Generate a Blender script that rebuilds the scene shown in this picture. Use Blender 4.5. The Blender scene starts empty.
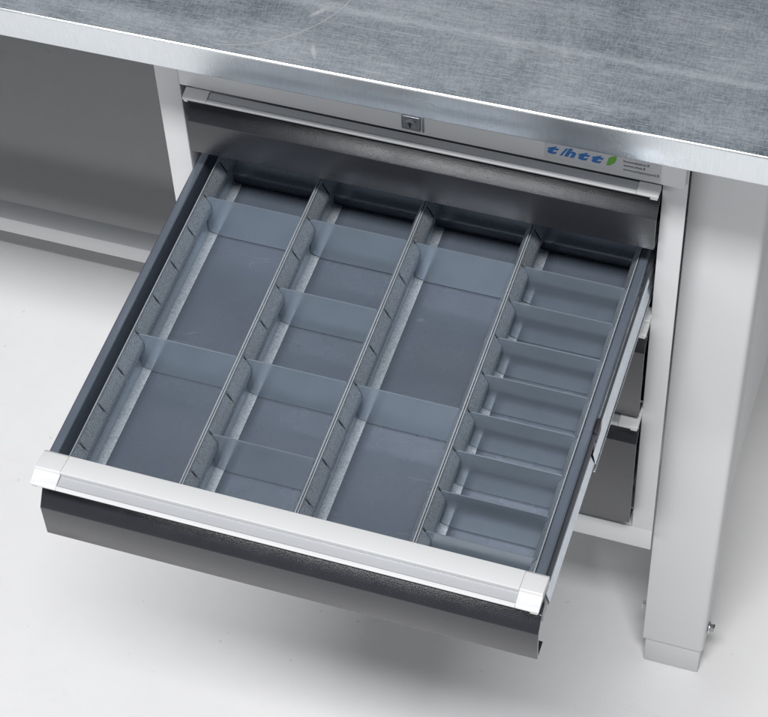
import bpy, bmesh, math, random
from mathutils import Vector, Matrix

random.seed(7)
S = bpy.context.scene
COL = S.collection
MM = 0.001

# ------------------------------------------------------------------ helpers
class MB:
    """collects solid shapes given in millimetres and links them as one mesh object"""
    def __init__(self):
        self.bm = bmesh.new()

    def box(self, x0, x1, y0, y1, z0, z1, bev=0.0, seg=2, rot=None):
        t = bmesh.new()
        v = [t.verts.new((x, y, z)) for x in (x0, x1) for y in (y0, y1) for z in (z0, z1)]
        for f in ((0, 1, 3, 2), (4, 6, 7, 5), (0, 4, 5, 1), (2, 3, 7, 6), (0, 2, 6, 4), (1, 5, 7, 3)):
            t.faces.new([v[i] for i in f])
        if bev > 0:
            bmesh.ops.bevel(t, geom=list(t.edges), offset=bev, segments=seg, profile=0.5, affect='EDGES')
        self._take(t, rot)
        return self

    def prism_x(self, pts, x0, x1, bev=0.0, seg=2):
        """closed (y,z) outline extruded along x"""
        return self._prism([(x0, y, z) for y, z in pts], (x1 - x0, 0, 0), bev, seg)

    def prism_y(self, pts, y0, y1, bev=0.0, seg=2):
        """closed (x,z) outline extruded along y"""
        return self._prism([(x, y0, z) for x, z in pts], (0, y1 - y0, 0), bev, seg)

    def prism_z(self, pts, z0, z1, bev=0.0, seg=2):
        return self._prism([(x, y, z0) for x, y in pts], (0, 0, z1 - z0), bev, seg)

    def _prism(self, pts, d, bev, seg):
        t = bmesh.new()
        a = [t.verts.new(p) for p in pts]
        b = [t.verts.new((p[0] + d[0], p[1] + d[1], p[2] + d[2])) for p in pts]
        n = len(a)
        t.faces.new(a)
        t.faces.new(b[::-1])
        for i in range(n):
            t.faces.new((a[i], b[i], b[(i + 1) % n], a[(i + 1) % n]))
        if bev > 0:
            bmesh.ops.bevel(t, geom=list(t.edges), offset=bev, segments=seg, profile=0.5, affect='EDGES')
        self._take(t)
        return self

    def cyl(self, c, axis, r, h, seg=24, bev=0.0):
        t = bmesh.new()
        bmesh.ops.create_cone(t, cap_ends=True, segments=seg, radius1=r, radius2=r, depth=h)
        if bev > 0:
            es = [e for e in t.edges if len(e.link_faces) == 2 and any(len(f.verts) > 4 for f in e.link_faces)]
            bmesh.ops.bevel(t, geom=es, offset=bev, segments=2, profile=0.5, affect='EDGES')
        m = {'x': Matrix.Rotation(math.pi / 2, 4, 'Y'), 'y': Matrix.Rotation(math.pi / 2, 4, 'X'), 'z': Matrix.Identity(4)}[axis]
        bmesh.ops.transform(t, matrix=Matrix.Translation(c) @ m, verts=t.verts)
        self._take(t)
        return self

    def _take(self, t, rot=None):
        if rot is not None:
            bmesh.ops.transform(t, matrix=rot, verts=t.verts)
        bmesh.ops.recalc_face_normals(t, faces=t.faces)
        me = bpy.data.meshes.new('tmp')
        t.to_mesh(me)
        t.free()
        self.bm.from_mesh(me)
        bpy.data.meshes.remove(me)

    def build(self, name, mat, parent=None, origin=None):
        o_mm = Vector(origin) if origin else Vector((0, 0, 0))
        if parent is not None:
            o_mm = Vector(parent['_o'])
        for v in self.bm.verts:
            v.co = (v.co - o_mm) * MM
        me = bpy.data.meshes.new(name)
        self.bm.to_mesh(me)
        self.bm.free()
        me.materials.append(mat)
        for p in me.polygons:
            p.use_smooth = True
        try:
            me.set_sharp_from_angle(angle=math.radians(32))
        except Exception:
            pass
        o = bpy.data.objects.new(name, me)
        COL.objects.link(o)
        if parent is not None:
            o.parent = parent
        else:
            o.location = o_mm * MM
        o['_o'] = tuple(o_mm)
        return o


def thing(name, origin, label, cat, group=None):
    o = bpy.data.objects.new(name, None)
    COL.objects.link(o)
    o.empty_display_size = 0.03
    o.location = Vector(origin) * MM
    o['_o'] = tuple(origin)
    tag(o, label, cat, group)
    return o


def tag(o, label, cat=None, group=None):
    o['label'] = label
    if cat:
        o['category'] = cat
    if group:
        o['group'] = group


# ------------------------------------------------------------------ materials
def mat(name):
    m = bpy.data.materials.new(name)
    m.use_nodes = True
    nt = m.node_tree
    return m, nt, nt.nodes['Principled BSDF']


def nd(nt, t, **kw):
    n = nt.nodes.new(t)
    for k, v in kw.items():
        if k.startswith('i_'):
            key = k[2:]
            key = int(key) if key.isdigit() else key.replace('_', ' ')
            n.inputs[key].default_value = v
        else:
            setattr(n, k, v)
    return n


def math_n(nt, op, a, b=None, c=None, clamp=False):
    n = nt.nodes.new('ShaderNodeMath')
    n.operation = op
    n.use_clamp = clamp
    for i, q in enumerate((a, b, c)):
        if q is None:
            continue
        if isinstance(q, (int, float)):
            n.inputs[i].default_value = q
        else:
            nt.links.new(q, n.inputs[i])
    return n.outputs[0]


def coords(nt, scale=(1, 1, 1), rot=(0, 0, 0)):
    tc = nt.nodes.new('ShaderNodeTexCoord')
    mp = nt.nodes.new('ShaderNodeMapping')
    mp.inputs['Scale'].default_value = scale
    mp.inputs['Rotation'].default_value = rot
    nt.links.new(tc.outputs['Object'], mp.inputs['Vector'])
    return mp.outputs['Vector']


def noise(nt, vec, scale, detail=3.0, rough=0.55, dist=0.0):
    n = nd(nt, 'ShaderNodeTexNoise')
    n.inputs['Scale'].default_value = scale
    n.inputs['Detail'].default_value = detail
    n.inputs['Roughness'].default_value = rough
    n.inputs['Distortion'].default_value = dist
    nt.links.new(vec, n.inputs['Vector'])
    return n.outputs[0]


def ramp(nt, fac, stops):
    r = nt.nodes.new('ShaderNodeValToRGB')
    e = r.color_ramp.elements
    while len(e) < len(stops):
        e.new(0.5)
    for k, (p, c) in zip(e, stops):
        k.position = p
        k.color = (c, c, c, 1) if isinstance(c, (int, float)) else (*c, 1)
    nt.links.new(fac, r.inputs[0])
    return r.outputs[0]


def mixc(nt, fac, a, b, blend='MIX'):
    n = nt.nodes.new('ShaderNodeMix')
    n.data_type = 'RGBA'
    n.blend_type = blend
    for key, q in ((0, fac), (6, a), (7, b)):
        if isinstance(q, (int, float)):
            n.inputs[key].default_value = q if key == 0 else (q, q, q, 1)
        elif isinstance(q, tuple):
            n.inputs[key].default_value = (*q, 1)
        else:
            nt.links.new(q, n.inputs[key])
    return n.outputs[2]


def bump(nt, b, height, strength, dist=0.0005):
    n = nd(nt, 'ShaderNodeBump')
    n.inputs['Strength'].default_value = strength
    n.inputs['Distance'].default_value = dist
    nt.links.new(height, n.inputs['Height'])
    nt.links.new(n.outputs[0], b.inputs['Normal'])


def painted(name, col, rough, grain=0.12, grain_scale=1400, var=0.06, spec=0.5, dust=0.0, scuff=0.0):
    m, nt, b = mat(name)
    v = coords(nt)
    big = noise(nt, v, 9.0, 4)
    c = mixc(nt, ramp(nt, big, [(0.3, 0.0), (0.7, 1.0)]), tuple(q * (1 - var) for q in col), tuple(min(1, q * (1 + var)) for q in col))
    if dust > 0:
        d = noise(nt, v, 230.0, 2)
        dm = ramp(nt, d, [(0.745, 0.0), (0.775, 1.0)])
        c = mixc(nt, math_n(nt, 'MULTIPLY', dm, dust), c, (0.5, 0.5, 0.5))
    if scuff > 0:
        for rz, lv in ((0.9, 0.50), (-0.7, 0.54)):
            w = noise(nt, coords(nt, (5, 30, 5), (0, 0, rz)), 1.0, 2, 0.5, 0.7)
            ln = math_n(nt, 'LESS_THAN', math_n(nt, 'ABSOLUTE', math_n(nt, 'SUBTRACT', w, lv)), 0.0016)
            gate = ramp(nt, noise(nt, v, 16.0, 2), [(0.57, 0.0), (0.64, scuff)])
            c = mixc(nt, math_n(nt, 'MULTIPLY', ln, gate), c, (0.45, 0.48, 0.52))
        c = mixc(nt, ramp(nt, noise(nt, v, 26.0, 5, 0.65), [(0.5, 0.0), (0.78, scuff * 0.5)]), c, tuple(min(1, q * 1.5 + 0.03) for q in col))
    nt.links.new(c, b.inputs['Base Color'])
    rr = noise(nt, v, 35.0, 3)
    nt.links.new(ramp(nt, rr, [(0.25, max(0.02, rough - 0.06)), (0.75, rough + 0.06)]), b.inputs['Roughness'])
    b.inputs['Specular IOR Level'].default_value = spec
    if grain > 0:
        bump(nt, b, noise(nt, v, grain_scale, 2), grain, 0.0004)
    return m


M = {}
M['grey'] = painted('light_grey_paint', (0.62, 0.628, 0.64), 0.42, 0.04, 500, 0.015)
M['white'] = painted('white_aluminium', (0.62, 0.625, 0.635), 0.35, 0.04, 900, 0.01)
M['cap'] = painted('white_plastic', (0.65, 0.655, 0.66), 0.38, 0.05, 900, 0.01)
M['strip'] = painted('grey_label_strip', (0.40, 0.41, 0.43), 0.25, 0.0, 900, 0.02)
M['front'] = painted('anthracite_powder_coat', (0.026, 0.0275, 0.033), 0.18, 0.26, 1300, 0.03, 0.58)
M['front'].node_tree.nodes['Principled BSDF'].inputs['IOR'].default_value = 1.5
M['inner'] = painted('anthracite_drawer_steel', (0.113, 0.136, 0.172), 0.27, 0.0, 1200, 0.05, 0.6, 0.35, 0.20)
M['plate'] = painted('anthracite_divider_steel', (0.220, 0.268, 0.324), 0.16, 0.0, 1200, 0.05, 0.8, 0.2, 0.16)
for q, me_ in (('plate', 0.30), ('inner', 0.18)):
    M[q].node_tree.nodes['Principled BSDF'].inputs['Metallic'].default_value = me_
M['black'] = painted('black_plastic', (0.02, 0.02, 0.022), 0.5, 0.0, 900, 0.05)
M['label'] = painted('sticker_film', (0.50, 0.51, 0.53), 0.3, 0.0, 900, 0.02)
M['dark_rail'] = painted('dark_rail_steel', (0.05, 0.055, 0.065), 0.35, 0.05, 900, 0.1)


def flat(name, col, rough=0.5):
    m, nt, b = mat(name)
    b.inputs['Base Color'].default_value = (*col, 1)
    b.inputs['Roughness'].default_value = rough
    v = coords(nt)
    n = noise(nt, v, 400.0, 2)
    nt.links.new(mixc(nt, n, tuple(q * 0.9 for q in col), tuple(min(1, q * 1.1) for q in col)), b.inputs['Base Color'])
    return m


M['blue'] = flat('blue_print', (0.025, 0.14, 0.40))
M['green'] = flat('green_print', (0.12, 0.34, 0.05))
M['ink'] = flat('black_print', (0.03, 0.03, 0.035))


def steel(name, col, rough, streak=0.0):
    m, nt, b = mat(name)
    v = coords(nt)
    b.inputs['Metallic'].default_value = 1.0
    n = noise(nt, v, 160.0, 4)
    nt.links.new(mixc(nt, n, tuple(q * 0.85 for q in col), tuple(min(1, q * 1.12) for q in col)), b.inputs['Base Color'])
    nt.links.new(ramp(nt, noise(nt, v, 90.0, 3), [(0.3, rough - 0.08), (0.7, rough + 0.08)]), b.inputs['Roughness'])
    return m


M['steel'] = steel('bright_steel', (0.74, 0.76, 0.78), 0.26)
M['rail'] = steel('zinc_plated_rail', (0.66, 0.72, 0.78), 0.30)
M['chrome'] = steel('nickel_lock', (0.50, 0.51, 0.53), 0.34)


def galv(name, base, lo, hi, rough, metallic=0.85, sc=520.0):
    """hot dip galvanised sheet: small crystalline flakes of differing brightness"""
    m, nt, b = mat(name)
    v = coords(nt)
    vo = nd(nt, 'ShaderNodeTexVoronoi')
    vo.inputs['Scale'].default_value = sc
    nt.links.new(v, vo.inputs['Vector'])
    sep = nd(nt, 'ShaderNodeSeparateColor')
    nt.links.new(vo.outputs['Color'], sep.inputs[0])
    n1 = noise(nt, v, 700.0, 4, 0.7)
    k = math_n(nt, 'ADD', math_n(nt, 'MULTIPLY', sep.outputs[0], 0.45), math_n(nt, 'MULTIPLY', n1, 0.75))
    f = ramp(nt, k, [(0.25, lo), (0.85, hi)])
    c = mixc(nt, 1.0, f, base, 'MULTIPLY')
    nt.links.new(c, b.inputs['Base Color'])
    b.inputs['Metallic'].default_value = metallic
    nt.links.new(ramp(nt, n1, [(0.3, rough - 0.1), (0.7, rough + 0.12)]), b.inputs['Roughness'])
    bump(nt, b, k, 0.14, 0.0004)
    return m


M['galv_tab'] = galv('galvanised_tab', (0.50, 0.555, 0.61), 0.62, 1.18, 0.32, 0.6, 1300.0)
M['galv_sheet'] = galv('galvanised_sheet', (0.58, 0.66, 0.73), 0.82, 1.05, 0.34, 0.45, 700.0)
M['galv_flange'] = galv('galvanised_flange', (0.68, 0.745, 0.81), 0.68, 1.12, 0.36, 0.42, 900.0)


M['hem'] = steel('raw_sheet_edge', (0.80, 0.83, 0.86), 0.40)
M['hem'].node_tree.nodes['Principled BSDF'].inputs['Metallic'].default_value = 0.6


def worktop_material():
    m, nt, b = mat('galvanised_worktop')
    tc = nt.nodes.new('ShaderNodeTexCoord')
    obj = tc.outputs['Object']
    sx = nd(nt, 'ShaderNodeSeparateXYZ')
    nt.links.new(obj, sx.inputs[0])
    X, Y, Zc = sx.outputs[0], sx.outputs[1], sx.outputs[2]
    # fine rolled weave: two crossed anisotropic noises, broken up by a softer one
    def aniso(sv, rz, d=2.0):
        mp = nt.nodes.new('ShaderNodeMapping')
        mp.inputs['Scale'].default_value = sv
        mp.inputs['Rotation'].default_value = (0, 0, rz)
        nt.links.new(obj, mp.inputs['Vector'])
        return noise(nt, mp.outputs[0], 1.0, d, 0.6)
    wx = aniso((130, 1000, 500), 0.05)
    wy = aniso((1050, 140, 500), -0.06)
    wz = aniso((420, 420, 420), 0.3, 4.0)
    weave = math_n(nt, 'ADD', math_n(nt, 'ADD', math_n(nt, 'MULTIPLY', wx, 0.40), math_n(nt, 'MULTIPLY', wy, 0.36)), math_n(nt, 'MULTIPLY', wz, 0.24))
    wv = ramp(nt, weave, [(0.42, 0.0), (0.585, 1.0)])
    cloud = noise(nt, obj, 9.0, 5, 0.62, 0.6)
    cl = ramp(nt, cloud, [(0.32, 0.0), (0.72, 1.0)])
    # long bands of paler tone along the bench
    mp = nt.nodes.new('ShaderNodeMapping')
    mp.inputs['Scale'].default_value = (2.2, 38, 1)
    mp.inputs['Rotation'].default_value = (0, 0, 0.06)
    nt.links.new(obj, mp.inputs['Vector'])
    streak = ramp(nt, noise(nt, mp.outputs[0], 1.0, 3, 0.5, 0.4), [(0.42, 0.0), (0.70, 1.0)])

    def band(y0, w, amp):
        d = math_n(nt, 'ABSOLUTE', math_n(nt, 'SUBTRACT', math_n(nt, 'ADD', Y, math_n(nt, 'MULTIPLY', cloud, 0.012)), y0 + 0.006))
        return math_n(nt, 'MULTIPLY', math_n(nt, 'SUBTRACT', 1.0, math_n(nt, 'DIVIDE', d, w), clamp=True), amp)
    bands = math_n(nt, 'ADD', band(0.0662, 0.0068, 0.9), band(0.0192, 0.010, 0.4))

    # single curved scratches and two rubbed smears
    def arc(cx, cy, r, w, xa, xb):
        dx = math_n(nt, 'SUBTRACT', X, cx)
        dy = math_n(nt, 'SUBTRACT', Y, cy)
        rr = math_n(nt, 'SQRT', math_n(nt, 'ADD', math_n(nt, 'MULTIPLY', dx, dx), math_n(nt, 'MULTIPLY', dy, dy)))
        ln = math_n(nt, 'LESS_THAN', math_n(nt, 'ABSOLUTE', math_n(nt, 'SUBTRACT', rr, r)), w)
        a = math_n(nt, 'GREATER_THAN', X, xa)
        c = math_n(nt, 'LESS_THAN', X, xb)
        s = math_n(nt, 'LESS_THAN', Y, cy)
        return math_n(nt, 'MULTIPLY', math_n(nt, 'MULTIPLY', ln, a), math_n(nt, 'MULTIPLY', c, s))

    def smear(x0, y0, hx, hy, rot):
        mp2 = nt.nodes.new('ShaderNodeMapping')
        mp2.vector_type = 'TEXTURE'
        mp2.inputs['Location'].default_value = (x0, y0, 0)
        mp2.inputs['Rotation'].default_value = (0, 0, rot)
        mp2.inputs['Scale'].default_value = (hx, hy, 1)
        nt.links.new(obj, mp2.inputs['Vector'])
        s2 = nd(nt, 'ShaderNodeSeparateXYZ')
        nt.links.new(mp2.outputs[0], s2.inputs[0])
        q = math_n(nt, 'ADD', math_n(nt, 'POWER', math_n(nt, 'ABSOLUTE', s2.outputs[0]), 2.0), math_n(nt, 'POWER', math_n(nt, 'ABSOLUTE', s2.outputs[1]), 2.0))
        q = math_n(nt, 'ADD', q, math_n(nt, 'MULTIPLY', math_n(nt, 'SUBTRACT', wz, 0.5), 2.2))
        return math_n(nt, 'SUBTRACT', 1.0, q, clamp=True)
    scr = arc(-0.3563, 0.1048, 0.0993, 0.00024, -0.3423, -0.20)
    scr = math_n(nt, 'ADD', scr, arc(-0.1, 0.25, 0.190, 0.00018, -0.135, -0.085), clamp=True)
    scr = math_n(nt, 'ADD', scr, arc(-0.47, 0.19, 0.150, 0.00022, -0.50, -0.40), clamp=True)
    sm = math_n(nt, 'ADD', smear(-0.2705, 0.0181, 0.009, 0.0022, 2.0), smear(-0.2797, 0.0584, 0.009, 0.0022, 0.9), clamp=True)
    marks = math_n(nt, 'ADD', math_n(nt, 'MULTIPLY', scr, 0.70), math_n(nt, 'MULTIPLY', sm, 0.60), clamp=True)

    fine = None
    for rz, sl, th in ((0.35, 26, 0.655), (-0.55, 30, 0.66), (1.15, 34, 0.665), (2.2, 28, 0.66), (0.02, 18, 0.64), (1.6, 40, 0.66)):
        q = ramp(nt, aniso((sl, 1700, 40), rz, 2.0), [(th, 0.0), (th + 0.05, 1.0)])
        fine = q if fine is None else math_n(nt, 'ADD', fine, q, clamp=True)
    bright = math_n(nt, 'ADD', math_n(nt, 'MULTIPLY', wv, 0.40), math_n(nt, 'MULTIPLY', cl, 0.40))
    bright = math_n(nt, 'ADD', bright, math_n(nt, 'MULTIPLY', fine, 0.42))
    bright = math_n(nt, 'ADD', bright, math_n(nt, 'MULTIPLY', streak, 0.20))
    bright = math_n(nt, 'ADD', bright, math_n(nt, 'MULTIPLY', bands, 0.30), clamp=True)
    flat_top = math_n(nt, 'GREATER_THAN', Zc, 0.02836)
    c_top = mixc(nt, bright, (0.115, 0.15, 0.195), (0.74, 0.80, 0.86))
    c_top = mixc(nt, marks, c_top, (0.92, 0.93, 0.95))
    # the folded front edge: finer, smoother zinc with vertical roller grain
    grain = aniso((700, 60, 60), 0.0, 3.0)
    c_edge = mixc(nt, ramp(nt, grain, [(0.35, 0.0), (0.7, 1.0)]), (0.72, 0.76, 0.79), (0.79, 0.815, 0.835))
    nt.links.new(mixc(nt, flat_top, c_edge, c_top), b.inputs['Base Color'])
    nt.links.new(mixc(nt, flat_top, 0.95, 0.65), b.inputs['Metallic'])
    r_top = ramp(nt, weave, [(0.38, 0.50), (0.62, 0.36)])
    r_edge = ramp(nt, cloud, [(0.3, 0.25), (0.7, 0.31)])
    nt.links.new(mixc(nt, flat_top, r_edge, r_top), b.inputs['Roughness'])
    h = math_n(nt, 'ADD', math_n(nt, 'MULTIPLY', weave, flat_top), math_n(nt, 'MULTIPLY', grain, 0.03))
    bump(nt, b, h, 0.30, 0.0006)
    return m


M['top'] = worktop_material()


def floor_material():
    m, nt, b = mat('pale_sealed_floor')
    v = coords(nt)
    a = noise(nt, v, 3.0, 5, 0.6)
    c = mixc(nt, ramp(nt, a, [(0.3, 0.0), (0.7, 1.0)]), (0.745, 0.745, 0.75), (0.79, 0.79, 0.795))
    f = noise(nt, v, 38.0, 4, 0.6)
    c = mixc(nt, ramp(nt, f, [(0.35, 0.0), (0.75, 0.16)]), c, (0.66, 0.655, 0.65))
    spots = ramp(nt, noise(nt, v, 95.0, 1, 0.4), [(0.775, 0.0), (0.80, 0.3)])
    c = mixc(nt, spots, c, (0.42, 0.41, 0.40))
    # a few scuffs: thin bent lines where a warped noise crosses a level
    mp = coords(nt, (3, 22, 1), (0, 0, 0.5))
    w = noise(nt, mp, 1.0, 2, 0.5, 0.5)
    ln = math_n(nt, 'LESS_THAN', math_n(nt, 'ABSOLUTE', math_n(nt, 'SUBTRACT', w, 0.56)), 0.0035)
    gate = ramp(nt, noise(nt, v, 6.5, 2), [(0.58, 0.0), (0.63, 0.16)])
    c = mixc(nt, math_n(nt, 'MULTIPLY', ln, gate), c, (0.45, 0.44, 0.43))
    nt.links.new(c, b.inputs['Base Color'])
    nt.links.new(ramp(nt, f, [(0.3, 0.42), (0.7, 0.58)]), b.inputs['Roughness'])
    b.inputs['Specular IOR Level'].default_value = 0.35
    bump(nt, b, f, 0.05, 0.002)
    return m


M['floor'] = floor_material()

# ------------------------------------------------------------------ setting
fl = MB()
t = bmesh.new()
bmesh.ops.create_grid(t, x_segments=2, y_segments=2, size=9000)
fl._take(t)
floor = fl.build('floor', M['floor'])
floor['kind'] = 'structure'

# ------------------------------------------------------------------ workbench
KW = math.atan(0.012127)
wb = thing('workbench', (0, 0, 0), 'light grey workbench with a scratched galvanised steel worktop, standing on a pale floor', 'workbench')
top = MB()
top.prism_x([(4.9, -5.4), (0, 28.4), (850, 28.4), (850, -5.4)], -1500, 120, 2.3, 4)
wt = top.build('worktop', M['top'])
wt.parent = wb
wt.location = (0, -0.0852, 0.8190)
wt.rotation_euler = (0, 0, KW)
wt['label'] = 'galvanised zinc grey worktop with fine scratches and a bright folded edge'

WL = 61.1


def leg_at(x, y, flip=1):
    m = MB()
    out = []
    rl_, rr_ = (1.0, 4.6) if flip > 0 else (4.6, 1.0)
    for cx_, cy_, r_, a0 in ((x + rl_, y + rl_, rl_, 180), (x + WL - rr_, y + rr_, rr_, 270), (x + WL - rr_, y + 33 - rr_, rr_, 0), (x + rl_, y + 33 - rl_, rl_, 90)):
        for q in range(6):
            a = math.radians(a0 + 18 * q)
            out.append((cx_ + r_ * math.cos(a), cy_ + r_ * math.sin(a)))
    m.prism_z(out, 46.5, 813.2)
    lg = m.build('leg', M['grey'], wb)
    f = MB().box(x + 2.5, x + WL - 2.5, y + 2.5, y + 30.5, 0.3, 46.3, 1.8, 2)
    f.build('adjustable_foot', M['grey'], lg)
    for sx, z in ((x - 2.5, 80), (x + WL + 3.5, 68)):
        b = MB()
        b.cyl((sx, y + 17, z), 'x', 4.6, 6.5, 6, 0.5)
        b.cyl((sx + (2.2 if sx < x else -2.2), y + 17, z), 'x', 6.4, 1.6, 24, 0.3)
        b.build('bolt', M['steel'], lg)
    return lg


leg_at(0.4, 0)
leg_at(0.4, 640)
leg_at(-1461, 0, -1)
leg_at(-1461, 640, -1)
for x in (WL - 8.0, -1461):
    MB().box(x, x + 5.5, 33.4, 639.6, 243, 812.6, 1.2, 2).build('end_panel', M['grey'], wb)
MB().box(-1449, 1.4, 300, 326, 71, 95, 1.5, 2).build('foot_rail', M['grey'], wb)
for x in (1.6, -1455):
    MB().box(x, x + 5.4, 33.3, 639.5, 71.4, 94.6, 1.5, 2).build('side_rail', M['grey'], wb)

# ------------------------------------------------------------------ drawer cabinet
XL, XOL, XO = -426.0, -405.2, -16.0
cab = thing('drawer_cabinet', (-220, 250, 205.3), 'light grey steel drawer cabinet hung under the worktop beside the leg', 'cabinet')
c = MB()
c.box(XL, XOL, -26, -4, 275.8, 813.2, 1.2, 2)
c.box(XO, 3.0, -26, -24.4, 275.8, 813.2, 0.5, 2)
c.box(XO + 0.1, -11.2, -24.2, -4, 275.8, 813.2, 0.8, 2)
c.box(XL, XL + 1.5, -3.8, 560, 246, 812.8)
c.box(-12.6, -11.2, -3.8, 560, 246, 812.8)
c.box(XL + 1.6, -12.7, 558, 559.5, 246, 812.8)
c.box(XL + 1.6, -12.7, -3.7, 557.8, 246.2, 248)
c.box(XL + 1.6, -12.7, -3.7, 557.8, 809, 810.6)
c.build('carcass', M['grey'], cab)
MB().box(XL, 3.0, -26.2, -24.6, 245.2, 275.5, 0.5, 2).box(XL + 0.2, -11.2, -24.4, -4, 245.4, 275.3, 0.8, 2).build('bottom_bar', M['grey'], cab)
MB().box(-401.3, 1.6, -34.0, -26.3, 743.6, 813.0, 0.7, 2).build('top_bar', M['grey'], cab)

Q = 0.9717


def qx(x):
    return (x - 175.58) * Q + 175.58


def qz(z):
    return 1962.66 - (1962.66 - z) * Q


st = MB().box(qx(-114.3), qx(-22.2), -34.35, -34.05, qz(711.8), qz(737), 0.1, 1).build('sticker', M['label'], cab)
st['label'] = 'pale sticker with blue lettering and three small black lines'


def text_mesh(s, size, x, z, shear=0.0, bold=0.0, space=1.0, y=-34.42, width=None):
    cu = bpy.data.curves.new('t', 'FONT')
    cu.body = s
    cu.size = size * MM
    cu.shear = shear
    cu.offset = bold * MM
    cu.extrude = 0.03 * MM
    cu.space_character = space
    cu.resolution_u = 4
    o = bpy.data.objects.new('t', cu)
    COL.objects.link(o)
    dg = bpy.context.evaluated_depsgraph_get()
    me = bpy.data.meshes.new_from_object(o.evaluated_get(dg))
    bpy.data.objects.remove(o)
    bpy.data.curves.remove(cu)
    xs = [v.co.x for v in me.vertices]
    sx = 1.0
    if width:
        sx = width * MM / (max(xs) - min(xs))
    x_min = min(xs)
    m = MB()
    t2 = bmesh.new()
    t2.from_mesh(me)
    bpy.data.meshes.remove(me)
    for v in t2.verts:
        px, py, pz = v.co
        v.co = (qx(x) + (px - x_min) * sx / MM, y - pz / MM, qz(z) + py / MM)
    m._take(t2)
    return m


lt = MB()
for s, x, w, b in (('t', -112.2, 9.4, 0.65), ('/', -102.2, 6.6, 0.5), ('h', -98.6, 9.2, 0.6), ('t', -87.8, 9.6, 0.65), ('t', -77.2, 9.8, 0.65)):
    q = text_mesh(s, 12.2 if s != '/' else 11.0, x, 718.6, 0.32, b, 1.0, -34.42, w)
    me = bpy.data.meshes.new('x')
    q.bm.to_mesh(me)
    lt.bm.from_mesh(me)
    bpy.data.meshes.remove(me)
lt.build('lettering', M['blue'], st)
leaf = MB()
leaf.bm = bmesh.new()
t = bmesh.new()
pts = [(-65.4, 717.6), (-62.0, 718.6), (-58.6, 722.0), (-57.4, 726.2), (-57.2, 729.8), (-61.0, 728.6), (-63.6, 726.0)]
a = [t.verts.new((qx(x), -34.40, qz(z))) for x, z in pts]
b_ = [t.verts.new((qx(x), -34.46, qz(z))) for x, z in pts]
t.faces.new(a)
t.faces.new(b_[::-1])
for i in range(len(a)):
    t.faces.new((a[i], b_[i], b_[(i + 1) % len(a)], a[(i + 1) % len(a)]))
leaf._take(t)
leaf.build('leaf_mark', M['green'], st)
sm = MB()
for s, x, z, w in (('huonekalut.fi', -51.9, 725.0, 19.6), ('www.thtt.fi', -51.9, 720.6, 16.6), ('www.yritysmyynti.fi', -52.0, 716.0, 27.4)):
    q = text_mesh(s, 3.7, x, z, 0.0, 0.06, 1.0, -34.42, w)
    me = bpy.data.meshes.new('x')
    q.bm.to_mesh(me)
    sm.bm.from_mesh(me)
    bpy.data.meshes.remove(me)
sm.build('small_print', M['ink'], st)

lx, lz = qx(-222.4), qz(718.6)
lk = MB()
lk.box(lx - 7.0, lx + 8.0, -35.4, -34.05, lz - 6.4, lz + 8.8, 1.2, 3)
lk.box(lx + 9.2, lx + 10.6, -35.2, -34.05, lz - 6.4, lz + 8.8, 0.5, 2)
lo = lk.build('lock', M['chrome'], cab)
MB().cyl((lx, -35.8, lz + 0.4), 'y', 5.0, 1.4, 32, 0.5).build('lock_cylinder', M['chrome'], lo)
MB().box(lx - 0.6, lx + 0.6, -36.7, -36.55, lz - 2.4, lz + 2.4).cyl((lx, -36.65, lz + 1.6), 'y', 1.4, 0.2, 12).build('keyhole', M['black'], lo)

# ------------------------------------------------------------------ drawers
XHL, XHR, XPL, XPR = -395.5, -15.5, -395.9, -16.4


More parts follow.
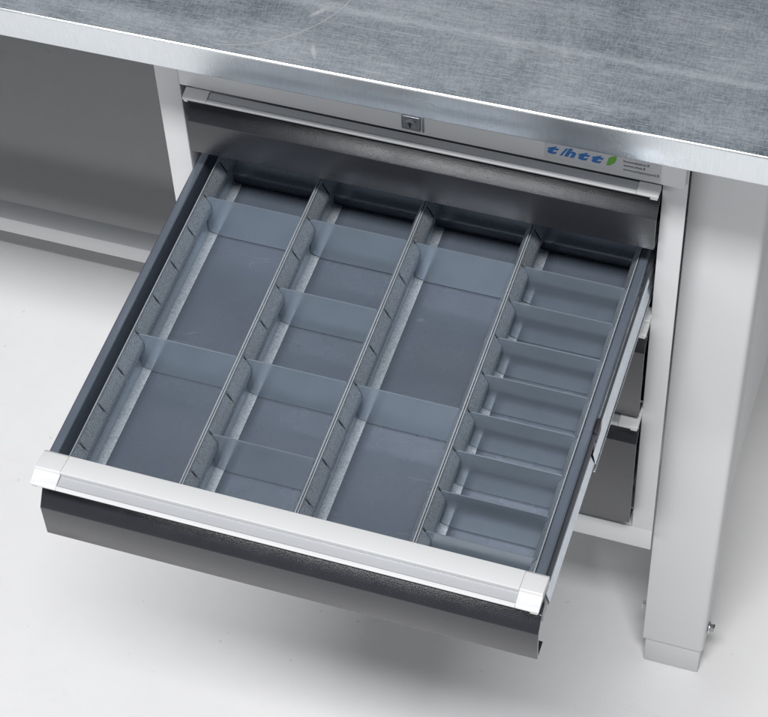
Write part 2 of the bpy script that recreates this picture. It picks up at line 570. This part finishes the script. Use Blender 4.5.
def front(parent, dy, zf0, zf1, zh, cut=False):
    """panel and handle bar of one drawer; dy pulls it towards the viewer.  zf0..zf1 flat face, zh lower lip of the handle"""
    y0 = -40.0 + dy
    top_z = zh + 3.0
    pts = [(y0, zf0), (y0, zf1), (y0 + 8.6, zf1 + 12.6), (y0 + 16, zf1 + 14.2), (y0 + 16, top_z), (y0 + 17.6, top_z), (y0 + 17.6, zf1 + 12.8),
           (y0 + 9.4, zf1 + 11.2), (y0 + 1.6, zf1 - 0.8), (y0 + 1.6, zf0 + 1.6), (y0 + 15, zf0 + 1.6), (y0 + 15, zf0)]
    pm = MB().prism_x(pts, XPL, XPR, 0.55, 2)
    for xf in (XPL + 0.3, XPR - 1.7):
        pm.box(xf, xf + 1.4, y0 + 1.7, y0 + 3.4, zf0 + 1.7, zf1 - 1.0)
    p = pm.build('front_panel', M['front'], parent)
    y1 = -44.3 + dy
    # handle bar profile: lip, recessed label channel, ridge, flat top
    prof = [(y1 + 0.0, zh), (y1 - 0.3, zh + 1.3), (y1 + 0.4, zh + 2.3), (y1 + 2.2, zh + 2.7), (y1 + 2.8, zh + 1.5),
            (y1 + 11.2, zh + 2.9), (y1 + 10.7, zh + 7.3), (y1 + 11.0, zh + 7.8), (y1 + 11.6, zh + 8.0),
            (y1 + 28.2, zh + 5.0), (y1 + 28.9, zh + 4.2), (y1 + 28.9, zh - 8), (y1 + 26.0, zh - 8), (y1 + 26.0, zh + 1.0), (y1 + 11, zh - 0.6)]
    if cut:      # the top drawer's bar tucks in under the cabinet's top bar
        prof = prof[:5] + [(y1 + 9.9, zh + 2.7), (y1 + 9.9, zh - 0.5)]
    h = MB().prism_x(prof, XHL + 20, XHR - 17, 0.0).build('handle', M['white'], parent)
    # label strip lies in the channel
    ye = 9.8 if cut else 10.9
    MB().prism_x([(y1 + 2.9, zh + 1.6), (y1 + ye, zh + 2.9), (y1 + ye, zh + 3.4), (y1 + 2.9, zh + 2.1)], XHL + 20.3, XHR - 17.3).build('label_strip', M['strip'], h)
    cp = [(y1 - 0.1, zh - 0.1), (y1 - 0.4, zh + 1.5), (y1 + 0.3, zh + 2.5), (y1 + 2.2, zh + 3.1), (y1 + 10.5, zh + 5.2), (y1 + 10.7, zh + 7.5), (y1 + 11.4, zh + 8.1),
          (y1 + 27.0, zh + 5.6), (y1 + 29.0, zh + 4.3), (y1 + 29.0, zh - 7), (y1 + 25, zh - 7), (y1 + 25, zh + 0.2), (y1 + 10, zh - 0.1)]
    if cut:
        cp = cp[:4] + [(y1 + 9.9, zh + 4.6), (y1 + 9.9, zh - 0.1)]
    for xa, xb, tab in ((XHL, XHL + 19.8, (XHL, XHL + 4.5)), (XHR - 16.8, XHR, (XHR - 7, XHR))):
        m = MB().prism_x(cp, xa, xb, 0.3, 2)
        m.box(tab[0] + 0.6, tab[1] - 0.6, y1 + 0.6, y1 + 6, zh - 3.0, zh + 0.5, 0.4, 1)
        m.build('end_cap', M['cap'], h)
    return p


def closed_drawer(label, zf0, zf1, zh, cut=False, group='closed drawers of the cabinet'):
    d = thing('drawer', (-217, 150, zf0), label, 'drawer', group)
    front(d, 0, zf0, zf1, zh, cut)
    b = MB()
    ztop = min(zh + 4, zh + 4)
    b.box(-389.0, -382.2, -21, 352, zf0 + 8, ztop, 0.8, 1)
    b.box(-29.3, -22.5, -21, 352, zf0 + 8, ztop, 0.8, 1)
    b.box(-382.0, -29.5, -21, 352, zf0 + 8, zf0 + 9.5)
    b.box(-382.0, -29.5, 350, 352, zf0 + 9.7, ztop)
    b.build('tray', M['inner'], d)
    return d


closed_drawer('shut dark drawer at the top, its white handle directly below the lock and sticker', 675.9, 710.6, 738.9, True)
closed_drawer('shut drawer seen in the gap right under the pulled-out drawer, upper of two dark fronts', 461.2, 546.7, 573.8)
closed_drawer('lowest shut drawer, dark front just above the bottom bar of the cabinet', 301.3, 420.9, 448.2)

D = 326.4
od = thing('open_drawer', (-217, -160, 580), 'pulled-out dark drawer with white handle bar, divided inside by metal partitions', 'drawer')
front(od, -D, 594.2, 627.8, 663.2)
ZR, ZF = 644.8, 589.25
YB = 10.4
YF = -334.0
for xa, xb in ((-401.9, -395.1), (-29.3, -22.5)):
    MB().box(xa, xb, -330, YB + 8, 585, ZR, 1.1, 3).build('side_wall', M['inner'], od)
MB().box(-394.9, -29.5, YF, YB + 8, ZF - 2.0, ZF - 0.3).build('base', M['inner'], od)
bw = [(YB, ZF), (YB, 597), (YB - 1.4, 600.5), (YB - 1.4, 604), (YB + 0.6, 609), (YB + 0.6, 640), (YB + 1.4, 641.6), (YB + 6, 641.6), (YB + 6, 638), (YB + 2.4, 638), (YB + 2.4, ZF)]
MB().prism_x(bw, -394.9, -29.5, 0.0).build('back_wall', M['inner'], od)
for side in (1, -1):
    xw = -22.5 if side > 0 else -401.9
    sx = lambda a: xw + side * a
    r = MB()
    lo_ = lambda q: sorted((sx(q[0]), sx(q[1])))
    a0, a1 = lo_((0.1, 0.9))
    r.box(a0, a1, -327, YB, 604.6, 637.3)
    r.prism_y([(sx(0.9), 616.5), (sx(0.9), 615.3), (sx(3.2), 605.8), (sx(3.5), 607.0)], -327, YB)
    a0, a1 = lo_((0.9, 3.3))
    r.box(a0, a1, -327, YB, 636.3, 637.5)
    rl = r.build('slide_rail', M['dark_rail'], od)
    lp = MB()
    lp.prism_y([(sx(1.0), 617.9), (sx(1.0), 616.9), (sx(3.5), 607.3), (sx(3.9), 608.0)], -326, YB)
    lp.build('rail_lip', M['rail'], rl)
    a0, a1 = lo_((1.6, 2.2))
    MB().box(a0, a1, -196, -6, 605, 639).build('runner_plate', M['dark_rail'], rl)
    mid = MB()
    mid.prism_y([(sx(2.3), 631.0), (sx(2.3), 629.6), (sx(3.6), 626.0), (sx(3.6), 627.4)], -194, -6)
    mid.prism_y([(sx(2.3), 619.4), (sx(2.3), 618.2), (sx(4.6), 606.5), (sx(4.6), 609.0)], -199, -6)
    mid.box(*lo_((4.2, 5.4)), -203, -6, 602.5, 604.0)
    mid.build('rail_runner', M['rail'], rl)
    ln = MB()
    ln.box(*lo_((0.2, 1.9)), -190, -6, 637.0, 638.4)
    ln.build('rail_flange', M['rail'], rl)
    if side < 0:
        continue
    k = MB()
    a0, a1 = lo_((0.3, 3.6))
    k.box(a0, a1, -195, -181, 627.3, 641.1, 1.0, 2)
    k.build('rail_stop', M['black'], rl)

# ------------------------------------------------------------------ partitions inside the open drawer
X0, CW, PIT, Y0 = -388.0, 89.54, 37.16, -50.2
ZT = 642.4
YPF, YPB = -327.0, 9.5


def partition(k, label):
    sides = (1,) if k == 0 else ((-1,) if k == 4 else (1, -1))
    xs = X0 + k * CW
    p = thing('partition_rail', (xs, -150, ZF), label, 'drawer partition', 'slotted partition rails in the open drawer')
    for s in sides:
        f = lambda a: xs + s * a
        pl = lambda l: [(f(a), z) for a, z in l]
        # upright sheet with a rolled top edge, gap to its twin
        sh = MB()
        sh.prism_y(pl([(0.5, ZF + 0.3), (1.3, ZF + 0.3), (1.3, ZT - 1.3), (0.5, ZT - 1.3)]), YPF, YPB)
        hm = MB()
        hm.prism_y(pl([(0.6, ZT - 1.25), (1.35, ZT - 1.25), (1.35, ZT - 0.3), (1.15, ZT), (0.8, ZT), (0.6, ZT - 0.3)]), YPF, YPB)
        hm.build('top_hem', M['hem'], p)
        sh.build('upright_sheet', M['galv_sheet'], p)
        fg = MB()
        fg.prism_y(pl([(1.4, ZF + 0.15), (8.6, ZF + 0.15), (8.7, ZF + 0.7), (2.4, ZF + 1.2), (1.4, ZF + 2.6)]), YPF, YPB)
        fg.build('floor_flange', M['galv_flange'], p)
        # row of pressed tabs, one slot every pitch; a plate slips into a slot
        tb = MB()
        prof = pl([(1.35, 639.0), (1.5, 639.1), (3.0, 636.2), (6.6, 628.8), (7.3, 626.8), (7.3, 620.6), (6.9, 619.4), (6.2, 619.2), (6.2, 626.6), (5.6, 628.2), (1.35, 636.8)])
        ys = [YPF] + [Y0 - PIT * n for n in range(8, -3, -1) if YPF + 3 < Y0 - PIT * n < YPB - 3] + [YPB]
        for a, b in zip(ys[:-1], ys[1:]):
            tb.prism_y(prof, a + 1.25, b - 1.25, 0.0)
        tb.build('slotted_strip', M['galv_tab'], p)
        # web behind the tabs
        wb_ = MB()
        wb_.prism_y(pl([(1.4, 620.7), (6.1, 620.7), (6.1, 619.8), (1.4, 619.8)]), YPF + 0.5, YPB - 0.5)
        wb_.build('tab_web', M['galv_sheet'], p)
    return p


partition(0, 'slotted galvanised partition against the left wall of the open drawer, tabs on one side')
partition(1, 'slotted galvanised partition between the first and second columns from the left of the drawer')
partition(2, 'slotted galvanised partition running down the middle of the open drawer')
partition(3, 'slotted galvanised partition beside the column of eight narrow cells')
partition(4, 'slotted galvanised partition against the right wall of the open drawer, by the slide rail')


def plate(k, n, label):
    xa = X0 + k * CW + 2.2
    xb = X0 + (k + 1) * CW - 2.2
    y = Y0 - PIT * n
    m = MB()
    # thin sheet, top corners clipped, foot narrowed to clear the flanges, faintly cambered
    out = [(xa + 6.8, ZF + 1.3), (xb - 6.8, ZF + 1.3), (xb - 6.8, ZF + 2.6), (xb, ZF + 5.0), (xb, 632.8), (xb - 3.0, 635.9), (xa + 3.0, 635.9), (xa, 632.8), (xa, ZF + 5.0), (xa + 6.8, ZF + 2.6)]
    lean = random.uniform(-0.35, 0.35)
    t = bmesh.new()
    a = [t.verts.new((x, y - 0.45 + lean * (z - ZF) / 47, z)) for x, z in out]
    b = [t.verts.new((x, y + 0.45 + lean * (z - ZF) / 47, z)) for x, z in out]
    t.faces.new(a)
    t.faces.new(b[::-1])
    for i in range(len(a)):
        t.faces.new((a[i], b[i], b[(i + 1) % len(a)], a[(i + 1) % len(a)]))
    m._take(t)
    o = m.build('divider_plate', M['plate'], None, ((xa + xb) / 2, y, ZF))
    tag(o, label, 'divider plate', 'divider plates in the open drawer')
    return o


plate(0, 0, 'dark divider plate at the back of the leftmost column')
plate(0, 4, 'dark divider plate across the middle of the leftmost column')
for n, w in ((0, 'at the back of'), (2, 'second from the back in'), (4, 'third from the back in'), (6, 'nearest the handle in')):
    plate(1, n, 'dark divider plate %s the second column from the left' % w)
plate(2, 0, 'dark divider plate at the back of the third column from the left')
plate(2, 4, 'dark divider plate across the middle of the third column from the left')
names = ['at the back of', 'second from the back in', 'third from the back in', 'fourth from the back in',
         'fourth from the handle in', 'third from the handle in', 'second from the handle in', 'nearest the handle in']
for n in range(8):
    plate(3, n, 'narrow-cell divider plate %s the rightmost column of eight plates' % names[n])

for o in bpy.data.objects:
    if '_o' in o.keys():
        del o['_o']

# ------------------------------------------------------------------ light
W = bpy.data.worlds.new('World')
S.world = W
W.use_nodes = True
W.node_tree.nodes['Background'].inputs[0].default_value = (0.90, 0.95, 1.0, 1)
W.node_tree.nodes['Background'].inputs[1].default_value = 0.045


def area(name, loc, target, sx, sy, power, col=(1, 1, 1)):
    l = bpy.data.lights.new(name, 'AREA')
    l.shape = 'RECTANGLE'
    l.size = sx
    l.size_y = sy
    l.energy = power
    l.color = col
    o = bpy.data.objects.new(name, l)
    COL.objects.link(o)
    o.location = loc
    o.rotation_euler = (Vector(target) - Vector(loc)).to_track_quat('-Z', 'Y').to_euler()
    return o


area('softbox', (0.02, -2.70, 6.2), (-0.15, -0.05, 0.4), 3.3, 0.7, 455, (1.0, 0.997, 0.995))
area('strip_lamp', (-0.42, -1.75, 1.34), (-0.15, 0.0, 0.70), 1.2, 0.20, 9.0, (0.97, 0.985, 1.0))

# ------------------------------------------------------------------ camera
cam = bpy.data.cameras.new('camera')
co = bpy.data.objects.new('camera', cam)
COL.objects.link(co)
cam.sensor_fit = 'HORIZONTAL'
cam.sensor_width = 36.0
cam.lens = 2206.6155 / 768.0 * 36.0
cam.clip_start = 0.05
cam.clip_end = 60.0
R = Vector((0.95038298, 0.30882105, -0.03744002))
U = Vector((-0.22123294, 0.75558362, 0.61656255))
Dv = Vector((-0.21869656, 0.57768759, -0.7864152))
mw = Matrix((
    (R.x, U.x, -Dv.x, 0.17557883),
    (R.y, U.y, -Dv.y, -1.14359718),
    (R.z, U.z, -Dv.z, 1.96265827),
    (0, 0, 0, 1)))
co.matrix_world = mw
S.camera = co

S.view_settings.view_transform = 'Standard'
S.view_settings.look = 'None'
S.view_settings.exposure = 0.0
S.view_settings.gamma = 1.0
